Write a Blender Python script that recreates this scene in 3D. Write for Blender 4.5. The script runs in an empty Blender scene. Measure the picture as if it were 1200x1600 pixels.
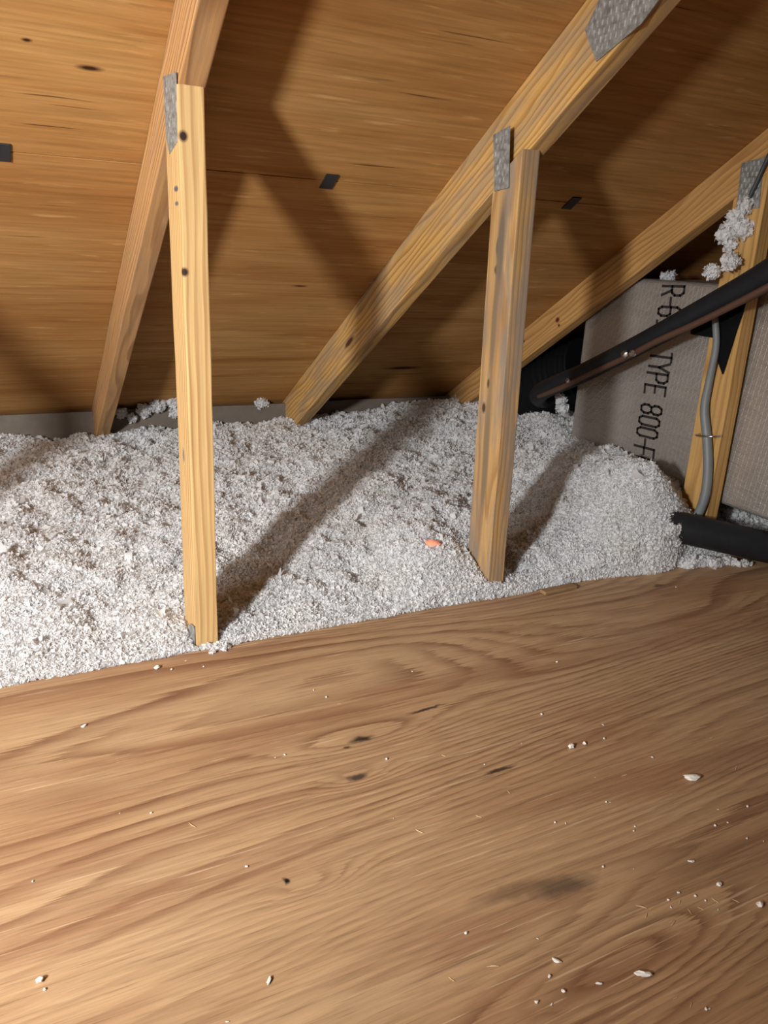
import bpy, bmesh, math, random
import numpy as np
from mathutils import Vector, Matrix, noise as mnoise

random.seed(7)
RNG = np.random.default_rng(11)
SC = bpy.context.scene
COL = SC.collection

# ------------------------------------------------------------------ camera
YAW, PITCH, ROLL = 0.4813, 0.3198, -0.0483
CAM = Vector((-0.3007, -1.2125, 0.6630))
cy_, sy_, cp_, sp_ = math.cos(YAW), math.sin(YAW), math.cos(PITCH), math.sin(PITCH)
fw = Vector((sy_*cp_, cy_*cp_, -sp_))
r0 = Vector((cy_, -sy_, 0))
d0 = fw.cross(r0)
rt = r0*math.cos(ROLL) + d0*math.sin(ROLL)
dn = -r0*math.sin(ROLL) + d0*math.cos(ROLL)
cam_data = bpy.data.cameras.new('camera')
cam = bpy.data.objects.new('camera', cam_data)
COL.objects.link(cam)
m = Matrix.Identity(4)
for i in range(3):
    m[i][0], m[i][1], m[i][2], m[i][3] = rt[i], -dn[i], -fw[i], CAM[i]
cam.matrix_world = m
cam_data.sensor_fit = 'VERTICAL'
cam_data.sensor_height = 24.0
cam_data.lens = 1225.0*24.0/1600.0
cam_data.clip_start = 0.02
SC.camera = cam

# ------------------------------------------------------------------ light and exposure
world = bpy.data.worlds.new('attic_world')
SC.world = world
world.use_nodes = True
world.node_tree.nodes['Background'].inputs[0].default_value = (1.0, 0.85, 0.7, 1)
world.node_tree.nodes['Background'].inputs[1].default_value = 0.02

def point_light(name, loc, power, color, radius):
    l = bpy.data.lights.new(name, 'POINT')
    l.energy = power
    l.color = color
    l.shadow_soft_size = radius
    o = bpy.data.objects.new(name, l)
    o.location = loc
    COL.objects.link(o)
    return o

# hand-held work lamp left of the viewer (a reflector lamp with a wide soft-edged beam) and an added soft fill light that lifts the shadows
sl = bpy.data.lights.new('work_lamp', 'SPOT')
sl.energy = 250.0
sl.color = (0.975, 0.985, 1.0)
sl.shadow_soft_size = 0.075
sl.spot_size = math.radians(92)
sl.spot_blend = 1.0
so = bpy.data.objects.new('work_lamp', sl)
so.location = (-1.28, -1.24, 0.80)
_az, _el = math.radians(54), math.radians(-17)
so.rotation_euler = Vector((math.cos(_az)*math.cos(_el), math.sin(_az)*math.cos(_el), math.sin(_el))).to_track_quat('-Z', 'Y').to_euler()
COL.objects.link(so)
point_light('fill_light', (-1.55, -0.80, 1.12), 50.0, (1.0, 0.98, 0.95), 0.28)

SC.view_settings.view_transform = 'Standard'
SC.view_settings.look = 'None'
SC.view_settings.gamma = 1.0
SC.view_settings.use_curve_mapping = False
SC.view_settings.exposure = 0.0

# ------------------------------------------------------------------ node helpers
class NT:
    def __init__(self, name):
        self.m = bpy.data.materials.new(name)
        self.m.use_nodes = True
        self.t = self.m.node_tree
        self.t.nodes.clear()
        self.out = self.t.nodes.new('ShaderNodeOutputMaterial')
        self.bsdf = self.t.nodes.new('ShaderNodeBsdfPrincipled')
        self.t.links.new(self.bsdf.outputs[0], self.out.inputs[0])
    def put(self, sock, v):
        if v is None:
            return
        if hasattr(v, 'links'):
            self.t.links.new(v, sock)
        else:
            if isinstance(v, (tuple, list)) and len(v) == 3 and sock.type == 'RGBA':
                v = (*v, 1)
            sock.default_value = v
    def obj(self):
        return self.t.nodes.new('ShaderNodeTexCoord').outputs['Object']
    def mapping(self, vec, scale=(1, 1, 1), loc=(0, 0, 0), rot=(0, 0, 0)):
        n = self.t.nodes.new('ShaderNodeMapping')
        self.put(n.inputs[0], vec)
        n.inputs['Location'].default_value = loc
        n.inputs['Rotation'].default_value = rot
        n.inputs['Scale'].default_value = scale
        return n.outputs[0]
    def noise(self, vec, scale=1.0, detail=2.0, rough=0.5, dist=0.0, dim='3D'):
        n = self.t.nodes.new('ShaderNodeTexNoise')
        n.noise_dimensions = dim
        self.put(n.inputs['Vector'], vec)
        n.inputs['Scale'].default_value = scale
        n.inputs['Detail'].default_value = detail
        n.inputs['Roughness'].default_value = rough
        n.inputs['Distortion'].default_value = dist
        return n.outputs[0]
    def math(self, op, a, b=None, c=None, clamp=False):
        n = self.t.nodes.new('ShaderNodeMath')
        n.operation = op
        n.use_clamp = clamp
        self.put(n.inputs[0], a)
        if b is not None: self.put(n.inputs[1], b)
        if c is not None: self.put(n.inputs[2], c)
        return n.outputs[0]
    def vmath(self, op, a, b=None):
        n = self.t.nodes.new('ShaderNodeVectorMath')
        n.operation = op
        self.put(n.inputs[0], a)
        if b is not None: self.put(n.inputs[1], b)
        return n.outputs['Value'] if op in ('LENGTH', 'DISTANCE', 'DOT_PRODUCT') else n.outputs[0]
    def ramp(self, fac, stops, interp='LINEAR'):
        n = self.t.nodes.new('ShaderNodeValToRGB')
        n.color_ramp.interpolation = interp
        els = n.color_ramp.elements
        while len(els) < len(stops): els.new(0.5)
        for e, (p, c) in zip(els, stops):
            e.position = p
            if not isinstance(c, (tuple, list)): c = (c, c, c)
            e.color = (*c, 1)
        self.put(n.inputs[0], fac)
        return n.outputs[0]
    def mix(self, fac, a, b, mode='MIX'):
        n = self.t.nodes.new('ShaderNodeMix')
        n.data_type = 'RGBA'
        n.blend_type = mode
        self.put(n.inputs[0], fac)
        self.put(n.inputs[6], a)
        self.put(n.inputs[7], b)
        return n.outputs[2]
    def sep(self, vec):
        n = self.t.nodes.new('ShaderNodeSeparateXYZ')
        self.put(n.inputs[0], vec)
        return n.outputs
    def comb(self, x, y, z):
        n = self.t.nodes.new('ShaderNodeCombineXYZ')
        self.put(n.inputs[0], x); self.put(n.inputs[1], y); self.put(n.inputs[2], z)
        return n.outputs[0]
    def bump(self, h, strength=0.3, dist=0.002):
        n = self.t.nodes.new('ShaderNodeBump')
        n.inputs['Strength'].default_value = strength
        n.inputs['Distance'].default_value = dist
        self.put(n.inputs['Height'], h)
        self.t.links.new(n.outputs[0], self.bsdf.inputs['Normal'])
    def spot(self, vec, centre, size, soft=0.35):
        """1 inside an ellipsoid mark, 0 outside"""
        d = self.vmath('LENGTH', self.mapping(self.vmath('SUBTRACT', vec, centre), tuple(1.0/s for s in size)))
        return self.math('SUBTRACT', 1.0, self.math('SMOOTH_MIN', self.math('MAXIMUM', self.math('DIVIDE', self.math('SUBTRACT', d, 1-soft), 2*soft), 0.0), 1.0, 0.05), clamp=True)
    def set(self, color=None, rough=None, metal=None, spec=None):
        self.put(self.bsdf.inputs['Base Color'], color)
        self.put(self.bsdf.inputs['Roughness'], rough)
        self.put(self.bsdf.inputs['Metallic'], metal)
        self.put(self.bsdf.inputs['Specular IOR Level'], spec)

def srgb(r, g, b):
    f = lambda c: (c/255/12.92) if c/255 <= 0.04045 else ((c/255+0.055)/1.055)**2.4
    return (f(r), f(g), f(b))

def lumber(name, pith, light, dark, ring=0.0065, seed=0.0, grey=0.0, spots=(), wander=2.2):
    """sawn softwood, local X along the grain"""
    n = NT(name)
    v = n.obj()
    vs = n.mapping(v, (1, 1, 1), (seed, seed*0.37, seed*0.71))
    s = n.sep(v)
    wob = n.noise(n.mapping(vs, (2.6, 14, 14)), 1.0, 2.0, 0.5)
    yy = n.math('SUBTRACT', s[1], pith[0])
    zz = n.math('SUBTRACT', s[2], pith[1])
    r = n.math('SQRT', n.math('ADD', n.math('MULTIPLY', yy, yy), n.math('MULTIPLY', zz, zz)))
    ph = n.math('ADD', n.math('DIVIDE', r, ring), n.math('MULTIPLY', wob, wander*2))
    fr = n.math('FRACT', ph)
    rings = n.ramp(fr, [(0.0, 0.02), (0.45, 0.22), (0.8, 1.0), (0.93, 0.75), (1.0, 0.05)])
    fib = n.noise(n.mapping(vs, (7, 260, 260)), 1.0, 3.0, 0.6)
    blot = n.noise(n.mapping(vs, (3.0, 18, 18)), 1.0, 3.0, 0.55)
    fac = n.math('MULTIPLY', rings, n.math('MULTIPLY_ADD', blot, 0.9, 0.25), clamp=True)
    col = n.mix(fac, light, dark)
    col = n.mix(1.0, col, n.ramp(fib, [(0.25, 0.80), (0.7, 1.07)]), 'MULTIPLY')
    if grey:
        gm = n.ramp(n.noise(n.mapping(vs, (5, 30, 30), (3, 1, 2)), 1.0, 4.0, 0.6), [(0.44, 0.0), (0.60, 1.0)])
        col = n.mix(n.math('MULTIPLY', gm, grey), col, srgb(128, 118, 108))
    for (c, size, dc) in spots:
        col = n.mix(n.spot(v, c, size), col, dc)
    n.set(col, 0.62, 0.0, 0.25)
    n.bump(n.math('ADD', fib, n.math('MULTIPLY', rings, 0.4)), 0.25, 0.0008)
    return n.m

def m_roof_ply():
    n = NT('roof_plywood')
    v = n.obj()
    a = n.noise(n.mapping(v, (1.3, 15, 1)), 1.0, 4.0, 0.6, 0.4)
    b = n.noise(n.mapping(v, (5, 120, 1), (4, 2, 0)), 1.0, 4.0, 0.62)
    c = n.noise(n.mapping(v, (0.9, 3.0, 1), (7, 1, 0)), 1.0, 2.0, 0.5)
    col = n.ramp(a, [(0.28, srgb(146, 102, 54)), (0.45, srgb(172, 127, 74)), (0.58, srgb(181, 138, 84)), (0.75, srgb(158, 111, 58))])
    col = n.mix(n.ramp(c, [(0.38, 0.0), (0.68, 0.75)]), col, srgb(154, 104, 56))
    col = n.mix(1.0, col, n.ramp(b, [(0.3, 0.74), (0.62, 1.06)]), 'MULTIPLY')
    # thin dark checks along the grain
    chk = n.noise(n.mapping(v, (3.5, 95, 1), (1, 9, 0)), 1.0, 2.0, 0.5)
    msk = n.noise(n.mapping(v, (2.0, 6, 1), (5, 5, 0)), 1.0, 1.0, 0.5)
    ck = n.math('MULTIPLY', n.ramp(chk, [(0.66, 0.0), (0.72, 1.0)]), n.ramp(msk, [(0.5, 0.0), (0.58, 0.8)]))
    col = n.mix(ck, col, srgb(78, 44, 22))
    pal = n.math('MULTIPLY', n.ramp(n.noise(n.mapping(v, (9, 70, 1), (2, 2, 3)), 1.0, 3.0, 0.5), [(0.62, 0.0), (0.74, 1.0)]), 0.35)
    col = n.mix(pal, col, srgb(222, 180, 122))
    # two football-shaped knots
    for (c0, sz) in ROOF_SPOTS:
        w = n.vmath('ADD', v, n.mapping(n.vmath('SUBTRACT', n.t.nodes.new('ShaderNodeTexNoise').outputs[1], (0.5, 0.5, 0.5)), (0.0, 0.0, 0.0)))
        col = n.mix(n.spot(w, c0, sz, 0.5), col, srgb(58, 32, 14))
    n.set(col, 0.75, 0.0, 0.12)
    n.bump(b, 0.2, 0.0008)
    return n.m

def m_floor():
    n = NT('floor_plywood')
    v = n.obj()
    s = n.sep(v)
    fine = n.noise(n.mapping(v, (6, 190, 1), (2, 0, 0)), 1.0, 4.0, 0.65)
    fib2 = n.noise(n.mapping(v, (14, 420, 1), (7, 3, 0)), 1.0, 2.0, 0.6)
    big = n.noise(n.mapping(v, (0.62, 2.3, 1), (3.1, 0.4, 0)), 1.0, 1.5, 0.45)
    med = n.noise(n.mapping(v, (1.3, 8, 1), (1.7, 6.2, 0)), 1.0, 3.0, 0.5)
    h = n.math('ADD', n.math('MULTIPLY', s[1], 19.0), n.math('MULTIPLY', big, 15.0))
    h = n.math('ADD', h, n.math('MULTIPLY', med, 1.1))
    for (cx, cyy, rx, ry, amp) in FLOOR_SWIRLS:
        d = n.vmath('LENGTH', n.mapping(n.vmath('SUBTRACT', v, (cx, cyy, 0)), (1/rx, 1/ry, 0)))
        h = n.math('ADD', h, n.math('MULTIPLY', n.math('POWER', 2.718, n.math('MULTIPLY', n.math('MULTIPLY', d, d), -1.0)), amp))
    h = n.math('ADD', h, n.math('MULTIPLY', n.math('SUBTRACT', fine, 0.5), 0.38))   # ragged, fibrous edges
    fr = n.math('FRACT', h)
    ring = n.ramp(fr, [(0.0, 0.06), (0.30, 0.0), (0.55, 0.16), (0.80, 0.75), (0.92, 1.0), (0.97, 0.5), (1.0, 0.08)])
    fr2 = n.math('FRACT', n.math('MULTIPLY', h, 2.6))
    ring2 = n.ramp(fr2, [(0.0, 0.05), (0.45, 0.0), (0.88, 1.0), (1.0, 0.1)])
    dens = n.noise(n.mapping(v, (0.9, 4.4, 1), (8, 3, 0)), 1.0, 2.0, 0.5)
    dm = n.ramp(dens, [(0.42, 0.0), (0.55, 1.0)])
    rr = n.mix(n.math('MULTIPLY', dm, 0.8), ring, ring2)
    patch = n.noise(n.mapping(v, (2.6, 24, 1), (9, 9, 0)), 1.0, 4.0, 0.62)
    # clear growth lines toward the edge and the lower right, torn fibrous figure between
    zn = n.math('ADD', s[1], n.math('MULTIPLY', n.math('SUBTRACT', n.noise(n.mapping(v, (1.2, 3, 1), (6, 6, 0)), 1.0, 2.0, 0.5), 0.5), 0.35))
    low = n.math('ADD', zn, n.math('MULTIPLY', s[0], -0.28))
    clear = n.math('MAXIMUM', n.math('MULTIPLY_ADD', zn, 9.0, 5.2, clamp=True), n.math('MULTIPLY_ADD', low, -9.0, -6.6, clamp=True))
    rr = n.math('MULTIPLY', rr, n.math('MULTIPLY_ADD', clear, 0.62, 0.38))
    amt = n.math('MULTIPLY', rr, n.ramp(patch, [(0.30, 0.32), (0.60, 1.0)]))
    tone = n.noise(n.mapping(v, (0.9, 4, 1), (0, 5, 0)), 1.0, 3.0, 0.5)
    col = n.mix(n.ramp(tone, [(0.35, 0.0), (0.65, 1.0)]), srgb(190, 158, 120), srgb(178, 142, 104))
    col = n.mix(n.math('MULTIPLY', amt, 0.90), col, srgb(112, 72, 50))
    brn = n.noise(n.mapping(v, (1.5, 9, 1), (4, 8, 0)), 1.0, 4.0, 0.6)
    col = n.mix(n.ramp(brn, [(0.50, 0.0), (0.62, 0.5)]), col, srgb(142, 100, 72))
    col = n.mix(n.ramp(fib2, [(0.56, 0.0), (0.72, 0.45)]), col, srgb(108, 76, 54))
    col = n.mix(1.0, col, n.ramp(fine, [(0.28, 0.76), (0.62, 1.08)]), 'MULTIPLY')
    # raised pale fibres
    pf = n.math('MULTIPLY', n.ramp(n.noise(n.mapping(v, (9, 230, 1), (5, 1, 0)), 1.0, 2.0, 0.5), [(0.62, 0.0), (0.69, 1.0)]),
                n.ramp(n.noise(n.mapping(v, (2, 7, 1), (1, 3, 0)), 1.0, 1.0, 0.5), [(0.45, 0.0), (0.6, 0.6)]))
    col = n.mix(pf, col, srgb(214, 186, 150))
    wn = n.t.nodes.new('ShaderNodeTexNoise')
    wn.inputs['Scale'].default_value = 60
    n.put(wn.inputs['Vector'], v)
    w = n.vmath('ADD', v, n.mapping(n.vmath('SUBTRACT', wn.outputs[1], (0.5, 0.5, 0.5)), (0.018, 0.010, 0)))
    for (c0, sz, rot, cc, st) in FLOOR_MARKS:
        q = n.mapping(n.vmath('SUBTRACT', w, c0), (1, 1, 1), (0, 0, 0), (0, 0, rot))
        col = n.mix(n.math('MULTIPLY', n.spot(q, (0, 0, 0), sz, 0.45), st), col, cc)
    n.set(col, n.ramp(fine, [(0.2, 0.42), (0.8, 0.62)]), 0.0, 0.22)
    n.bump(n.math('ADD', fine, n.math('MULTIPLY', rr, -0.4)), 0.25, 0.0008)
    return n.m

def plain(name, col, rough=0.6, metal=0.0, bump=None, var=0.0, spec=0.5):
    n = NT(name)
    c = col
    if var:
        t = n.noise(n.obj(), 35.0, 3.0, 0.6)
        c = n.mix(1.0, col, n.ramp(t, [(0.3, 1-var), (0.7, 1+var*0.6)]), 'MULTIPLY')
    n.set(c, rough, metal, spec)
    if bump:
        n.bump(n.noise(n.obj(), bump[0], 3.0, 0.6), bump[1], bump[2])
    return n.m

def m_foil():
    n = NT('foil_facing')
    v = n.obj()
    s = n.sep(v)
    # reinforcing scrim: two crossing families of threads
    def thread(a, b, pitch):
        t = n.math('ADD', n.math('MULTIPLY', s[1], a), n.math('MULTIPLY', s[2], b))
        f = n.math('ABSOLUTE', n.math('SUBTRACT', n.math('FRACT', n.math('DIVIDE', t, pitch)), 0.5))
        return n.ramp(f, [(0.0, 1.0), (0.10, 0.0)])
    sc = n.math('MAXIMUM', n.math('MAXIMUM', thread(1, 0.12, 0.013), thread(-0.12, 1, 0.013)), thread(0.7, 0.7, 0.018))
    wr = n.noise(n.mapping(v, (1, 9, 28)), 1.0, 4.0, 0.6, 1.2)
    big = n.noise(n.mapping(v, (1, 3, 5)), 1.0, 2.0, 0.5)
    col = n.mix(sc, srgb(186, 180, 172), srgb(200, 195, 188))
    col = n.mix(n.ramp(big, [(0.35, 0.0), (0.7, 0.35)]), col, srgb(164, 152, 138))
    n.set(col, n.ramp(wr, [(0.3, 0.30), (0.7, 0.48)]), 0.62, 0.5)
    n.bump(n.math('ADD', n.math('MULTIPLY', sc, 0.25), n.math('MULTIPLY', wr, 2.0)), 0.6, 0.003)
    return n.m

def m_galv():
    n = NT('galvanised_steel')
    v = n.obj()
    t = n.noise(v, 90.0, 3.0, 0.6)
    vo = n.t.nodes.new('ShaderNodeTexVoronoi')
    vo.inputs['Scale'].default_value = 120
    n.put(vo.inputs['Vector'], v)
    col = n.mix(n.ramp(t, [(0.35, 0.0), (0.7, 1.0)]), srgb(138, 140, 138), srgb(186, 188, 184))
    col = n.mix(n.math('MULTIPLY', vo.outputs['Distance'], 0.35), col, srgb(96, 96, 94))
    n.set(col, n.ramp(t, [(0.3, 0.45), (0.7, 0.65)]), 0.55, 0.5)
    n.bump(vo.outputs['Distance'], 0.4, 0.001)
    return n.m

def m_fluff():
    n = NT('blown_fibre')
    v = n.obj()
    t = n.noise(v, 160.0, 2.0, 0.5)
    c = n.noise(v, 9.0, 3.0, 0.55)
    col = n.mix(n.ramp(t, [(0.3, 0.0), (0.7, 1.0)]), (0.91, 0.91, 0.91), (0.96, 0.96, 0.96))
    col = n.mix(n.ramp(c, [(0.45, 0.0), (0.75, 0.35)]), col, (0.91, 0.89, 0.83))
    n.set(col, 0.9, 0.0, 0.1)
    tr = n.t.nodes.new('ShaderNodeBsdfTranslucent')
    n.put(tr.inputs[0], col)
    mx = n.t.nodes.new('ShaderNodeMixShader')
    mx.inputs[0].default_value = 0.55
    n.t.links.new(n.bsdf.outputs[0], mx.inputs[1])
    n.t.links.new(tr.outputs[0], mx.inputs[2])
    n.t.links.new(mx.outputs[0], n.out.inputs[0])
    return n.m

# ------------------------------------------------------------------ object helpers
def link(name, me, mat=None, parent=None):
    o = bpy.data.objects.new(name, me)
    COL.objects.link(o)
    if mat is not None: me.materials.append(mat)
    if parent is not None: o.parent = parent
    return o

def tag(o, label=None, cat=None, group=None, kind=None):
    if label: o['label'] = label
    if cat: o['category'] = cat
    if group: o['group'] = group
    if kind: o['kind'] = kind
    return o

def empty(name, loc):
    o = bpy.data.objects.new(name, None)
    o.empty_display_size = 0.05
    o.location = loc
    COL.objects.link(o)
    return o

def frame(origin, xd, yd):
    x = Vector(xd).normalized()
    y = (Vector(yd) - Vector(yd).dot(x)*x).normalized()
    z = x.cross(y)
    M = Matrix.Identity(4)
    for i in range(3):
        M[i][0], M[i][1], M[i][2], M[i][3] = x[i], y[i], z[i], origin[i]
    return M

def place(o, M, parent=None):
    if parent is not None:
        o.parent = parent
        o.matrix_basis = Matrix.Translation(parent.location).inverted() @ M
    else:
        o.matrix_basis = M

def box_mesh(name, x0, x1, y0, y1, z0, z1, bev=0.002, cuts=0, wob=0.0):
    bm = bmesh.new()
    bmesh.ops.create_cube(bm, size=1)
    for v in bm.verts:
        v.co = Vector((x0 if v.co.x < 0 else x1, y0 if v.co.y < 0 else y1, z0 if v.co.z < 0 else z1))
    if bev:
        bmesh.ops.bevel(bm, geom=list(bm.edges), offset=bev, segments=2, profile=0.6, affect='EDGES')
    if cuts:
        for i in range(1, cuts):
            x = x0 + (x1-x0)*i/cuts
            g = list(bm.verts) + list(bm.edges) + list(bm.faces)
            bmesh.ops.bisect_plane(bm, geom=g, plane_co=(x, 0, 0), plane_no=(1, 0, 0))
        if wob:
            sd = random.random()*50
            for v in bm.verts:
                v.co.y += wob*mnoise.noise(Vector((v.co.x*2.3, sd, 0)))
                v.co.z += wob*mnoise.noise(Vector((v.co.x*2.3, sd+9, 0)))
                v.co += Vector((0, 1, 0))*0.0008*mnoise.noise(Vector((v.co.x*25, v.co.z*9, sd)))
    me = bpy.data.meshes.new(name)
    bm.to_mesh(me); bm.free()
    return me

def beam(name, a, b, yd, w, d, mat, parent, cuts=14, wob=0.0012):
    """bar from a to b (centre line), w along yd, d across"""
    a, b = Vector(a), Vector(b)
    L = (b-a).length
    me = box_mesh(name, 0, L, -w/2, w/2, -d/2, d/2, 0.0018, cuts, wob)
    o = link(name, me, mat)
    place(o, frame(a, b-a, yd), parent)
    return o

def tube_mesh(name, pts, rad, seg=16, sub=6, flat=1.0, ridge=0.0, pitch=0.02, cap=True):
    """smooth tube through points; rad a number or a list"""
    P = [Vector(p) for p in pts]
    R = rad if isinstance(rad, (list, tuple)) else [rad]*len(P)
    cs, rs = [], []
    for i in range(len(P)-1):
        p0, p1, p2, p3 = P[max(i-1, 0)], P[i], P[i+1], P[min(i+2, len(P)-1)]
        for k in range(sub):
            t = k/sub
            cs.append(0.5*((2*p1) + (p2-p0)*t + (2*p0-5*p1+4*p2-p3)*t*t + (3*p1-p0-3*p2+p3)*t**3))
            rs.append(R[i]*(1-t)+R[i+1]*t)
    cs.append(P[-1]); rs.append(R[-1])
    bm = bmesh.new()
    rings = []
    up = Vector((0.13, 0.21, 1)).normalized()
    dist = 0
    for i, c in enumerate(cs):
        tg = (cs[min(i+1, len(cs)-1)] - cs[max(i-1, 0)]).normalized()
        u = (up - up.dot(tg)*tg).normalized()
        w = tg.cross(u)
        if i: dist += (c-cs[i-1]).length
        r = rs[i]*(1+ridge*math.sin(dist/pitch*2*math.pi))
        rings.append([bm.verts.new(c + r*(math.cos(a)*u + flat*math.sin(a)*w)) for a in [2*math.pi*k/seg for k in range(seg)]])
    for i in range(len(rings)-1):
        for k in range(seg):
            bm.faces.new((rings[i][k], rings[i][(k+1) % seg], rings[i+1][(k+1) % seg], rings[i+1][k]))
    if cap:
        bm.faces.new(rings[0][::-1]); bm.faces.new(rings[-1])
    bmesh.ops.recalc_face_normals(bm, faces=bm.faces)
    for f in bm.faces: f.smooth = len(f.verts) == 4
    me = bpy.data.meshes.new(name)
    bm.to_mesh(me); bm.free()
    return me

def slab_mesh(name, poly, axis_x, thick):
    """polygon given as (Y, Z) at X = axis_x, thickened toward -X"""
    bm = bmesh.new()
    va = [bm.verts.new((axis_x, y, z)) for y, z in poly]
    vb = [bm.verts.new((axis_x-thick, y, z)) for y, z in poly]
    n = len(poly)
    bm.faces.new(va); bm.faces.new(vb[::-1])
    for i in range(n):
        bm.faces.new((va[i], vb[i], vb[(i+1) % n], va[(i+1) % n]))
    bmesh.ops.recalc_face_normals(bm, faces=bm.faces)
    me = bpy.data.meshes.new(name)
    bm.to_mesh(me); bm.free()
    return me

def recentre(o, parent=None):
    """shift a mesh built in world coordinates so its origin sits at its middle"""
    me = o.data
    co = np.empty(len(me.vertices)*3, dtype=np.float32)
    me.vertices.foreach_get('co', co)
    co = co.reshape(-1, 3)
    c = (co.min(0)+co.max(0))/2
    c[2] = co[:, 2].min() if parent is None else c[2]
    me.vertices.foreach_set('co', (co-c).ravel())
    me.update()
    o.location = Vector(c.tolist()) - (parent.location if parent is not None else Vector((0, 0, 0)))
    if parent is not None: o.parent = parent
    return o

# ------------------------------------------------------------------ roof numbers
SL = 0.6425                      # roof slope
ANG = math.atan(SL)
CA, SA = math.cos(ANG), math.sin(ANG)
ROOF0 = 0.975                    # underside of the sheathing at Y = 0
def roof_z(y): return ROOF0 - SL*y
SEAM_Y = 0.2915

# knots on the roof sheets in each sheet's own frame (x along X, y up the slope from the seam, z normal)
def slope_y(Y): return (SEAM_Y - Y)/CA
ROOF_SPOTS = [((-0.117, slope_y(0.124), 0), (0.016, 0.0045, 0.1)), ((0.918, slope_y(1.035), 0), (0.055, 0.010, 0.1)),
              ((-0.20, slope_y(0.095), 0), (0.006, 0.003, 0.1)), ((0.40, slope_y(0.62), 0), (0.016, 0.003, 0.1))]
FLOOR_SWIRLS = [(-0.034, -0.578, 0.055, 0.022, 1.0), (0.131, -0.351, 0.12, 0.03, 0.9), (0.09, -0.427, 0.05, 0.02, 0.9),
                (0.22, -0.80, 0.20, 0.05, 2.2), (0.50, -0.74, 0.30, 0.05, 1.1)]
DARK = srgb(44, 34, 28)
FLOOR_MARKS = [((0.131, -0.351, 0), (0.017, 0.0055, 1), 0.0, DARK, 0.95), ((0.088, -0.427, 0), (0.012, 0.0055, 1), 0.0, srgb(70, 60, 52), 0.95),
               ((0.255, -0.319, 0), (0.030, 0.0032, 1), -0.05, DARK, 0.9), ((0.274, -0.489, 0), (0.022, 0.0028, 1), 0.0, DARK, 0.85),
               ((0.22, -0.691, 0), (0.035, 0.012, 1), 0.1, srgb(84, 70, 58), 0.7), ((0.17, -0.675, 0), (0.05, 0.010, 1), 0.1, srgb(104, 80, 60), 0.55),
               ((-0.06, -0.559, 0), (0.004, 0.005, 1), 0.0, (0.01, 0.01, 0.01), 1.0), ((0.105, -0.362, 0), (0.006, 0.002, 1), 0.0, DARK, 0.8),
               ((0.97, -0.09, 0), (0.014, 0.007, 1), 0.0, srgb(88, 62, 44), 0.8)]

M_ROOF = m_roof_ply()
M_FLOOR = m_floor()
M_FLUFF = m_fluff()
M_FOIL = m_foil()
M_GALV = m_galv()
M_EAVE = plain('grey_board', srgb(104, 94, 84), 0.8, var=0.12)
M_DRY = plain('gypsum', srgb(170, 165, 156), 0.9)
M_BLACKCLIP = plain('black_clip', (0.02, 0.02, 0.022), 0.5)
M_FOAM = plain('black_foam', (0.011, 0.012, 0.014), 0.6, bump=(60, 0.3, 0.002), var=0.2, spec=0.3)
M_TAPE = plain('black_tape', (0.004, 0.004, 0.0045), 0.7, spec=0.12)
M_BROWN = plain('brown_jacket', srgb(84, 58, 44), 0.55)
M_GREYC = plain('grey_jacket', srgb(112, 116, 116), 0.5, var=0.08)
M_SHINY = plain('bright_metal', srgb(205, 205, 200), 0.28, 1.0)
M_INK = plain('black_ink', srgb(40, 34, 32), 0.75)
M_ORANGE = plain('orange_foam', srgb(236, 150, 118), 0.8, bump=(220, 0.3, 0.001))
M_CRUMB = plain('pale_crumb', (0.80, 0.77, 0.70), 0.85)
M_SPLINT = plain('pale_splinter', srgb(214, 184, 138), 0.75)
M_SCRAP = lumber('scrap_wood', (0.05, 0.05), srgb(164, 132, 94), srgb(126, 96, 64), 0.004, 3.3)

# ------------------------------------------------------------------ the setting
EDGE_Y = -0.009
me = box_mesh('floor', -3.4, 3.6, -4.6, EDGE_Y, -0.018, 0.0, 0.0012)
tag(link('floor', me, M_FLOOR), kind='structure')
me = box_mesh('floor', -3.4, 3.6, -0.6, 1.6, -0.140, -0.128, 0)
tag(link('floor', me, M_DRY), kind='structure')

def roof_sheet(y_low, y_high):
    """sheathing sheet between two plan lines, local y up the slope"""
    a, b = slope_y(y_low)+0.0012, slope_y(y_high)-0.0012
    me = box_mesh('ceiling', -3.4, 3.6, a, b, -0.012, 0.0, 0.0008)
    o = link('ceiling', me, M_ROOF)
    o.matrix_basis = frame((0, SEAM_Y, roof_z(SEAM_Y)), (1, 0, 0), (0, -CA, SA))
    tag(o, kind='structure')
RIDGE_Y = -2.45
roof_sheet(1.62, SEAM_Y)
roof_sheet(SEAM_Y, SEAM_Y-1.22*CA)
roof_sheet(SEAM_Y-1.22*CA, RIDGE_Y)
me = box_mesh('ceiling', -3.4, 3.6, 0.0, 3.9, -0.012, 0.0, 0.0)
o = link('ceiling', me, M_ROOF)
o.matrix_basis = frame((0, RIDGE_Y, roof_z(RIDGE_Y)), (1, 0, 0), (0, -CA, -SA))
tag(o, kind='structure')
for nm, x0, x1 in (('wall_left', -3.45, -3.4), ('wall_right', 3.6, 3.65)):
    tag(link(nm, box_mesh(nm, x0, x1, -5.0, 1.7, -0.2, 2.7, 0), M_ROOF), kind='structure')
# low baffle board at the eave, and the closed eave behind it
me = box_mesh('wall_back', -1.6, 3.0, 1.215, 1.228, -0.128, 0.176, 0.001, 40)
for v in me.vertices:
    if v.co.z > 0.1: v.co.z += 0.004*mnoise.noise(Vector((v.co.x*3, 1, 0)))
tag(link('wall_back', me, M_EAVE), kind='structure')
tag(link('wall_eave', box_mesh('wall_eave', -3.4, 3.6, 1.56, 1.58, -0.2, 0.1, 0), M_ROOF), kind='structure')

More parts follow.
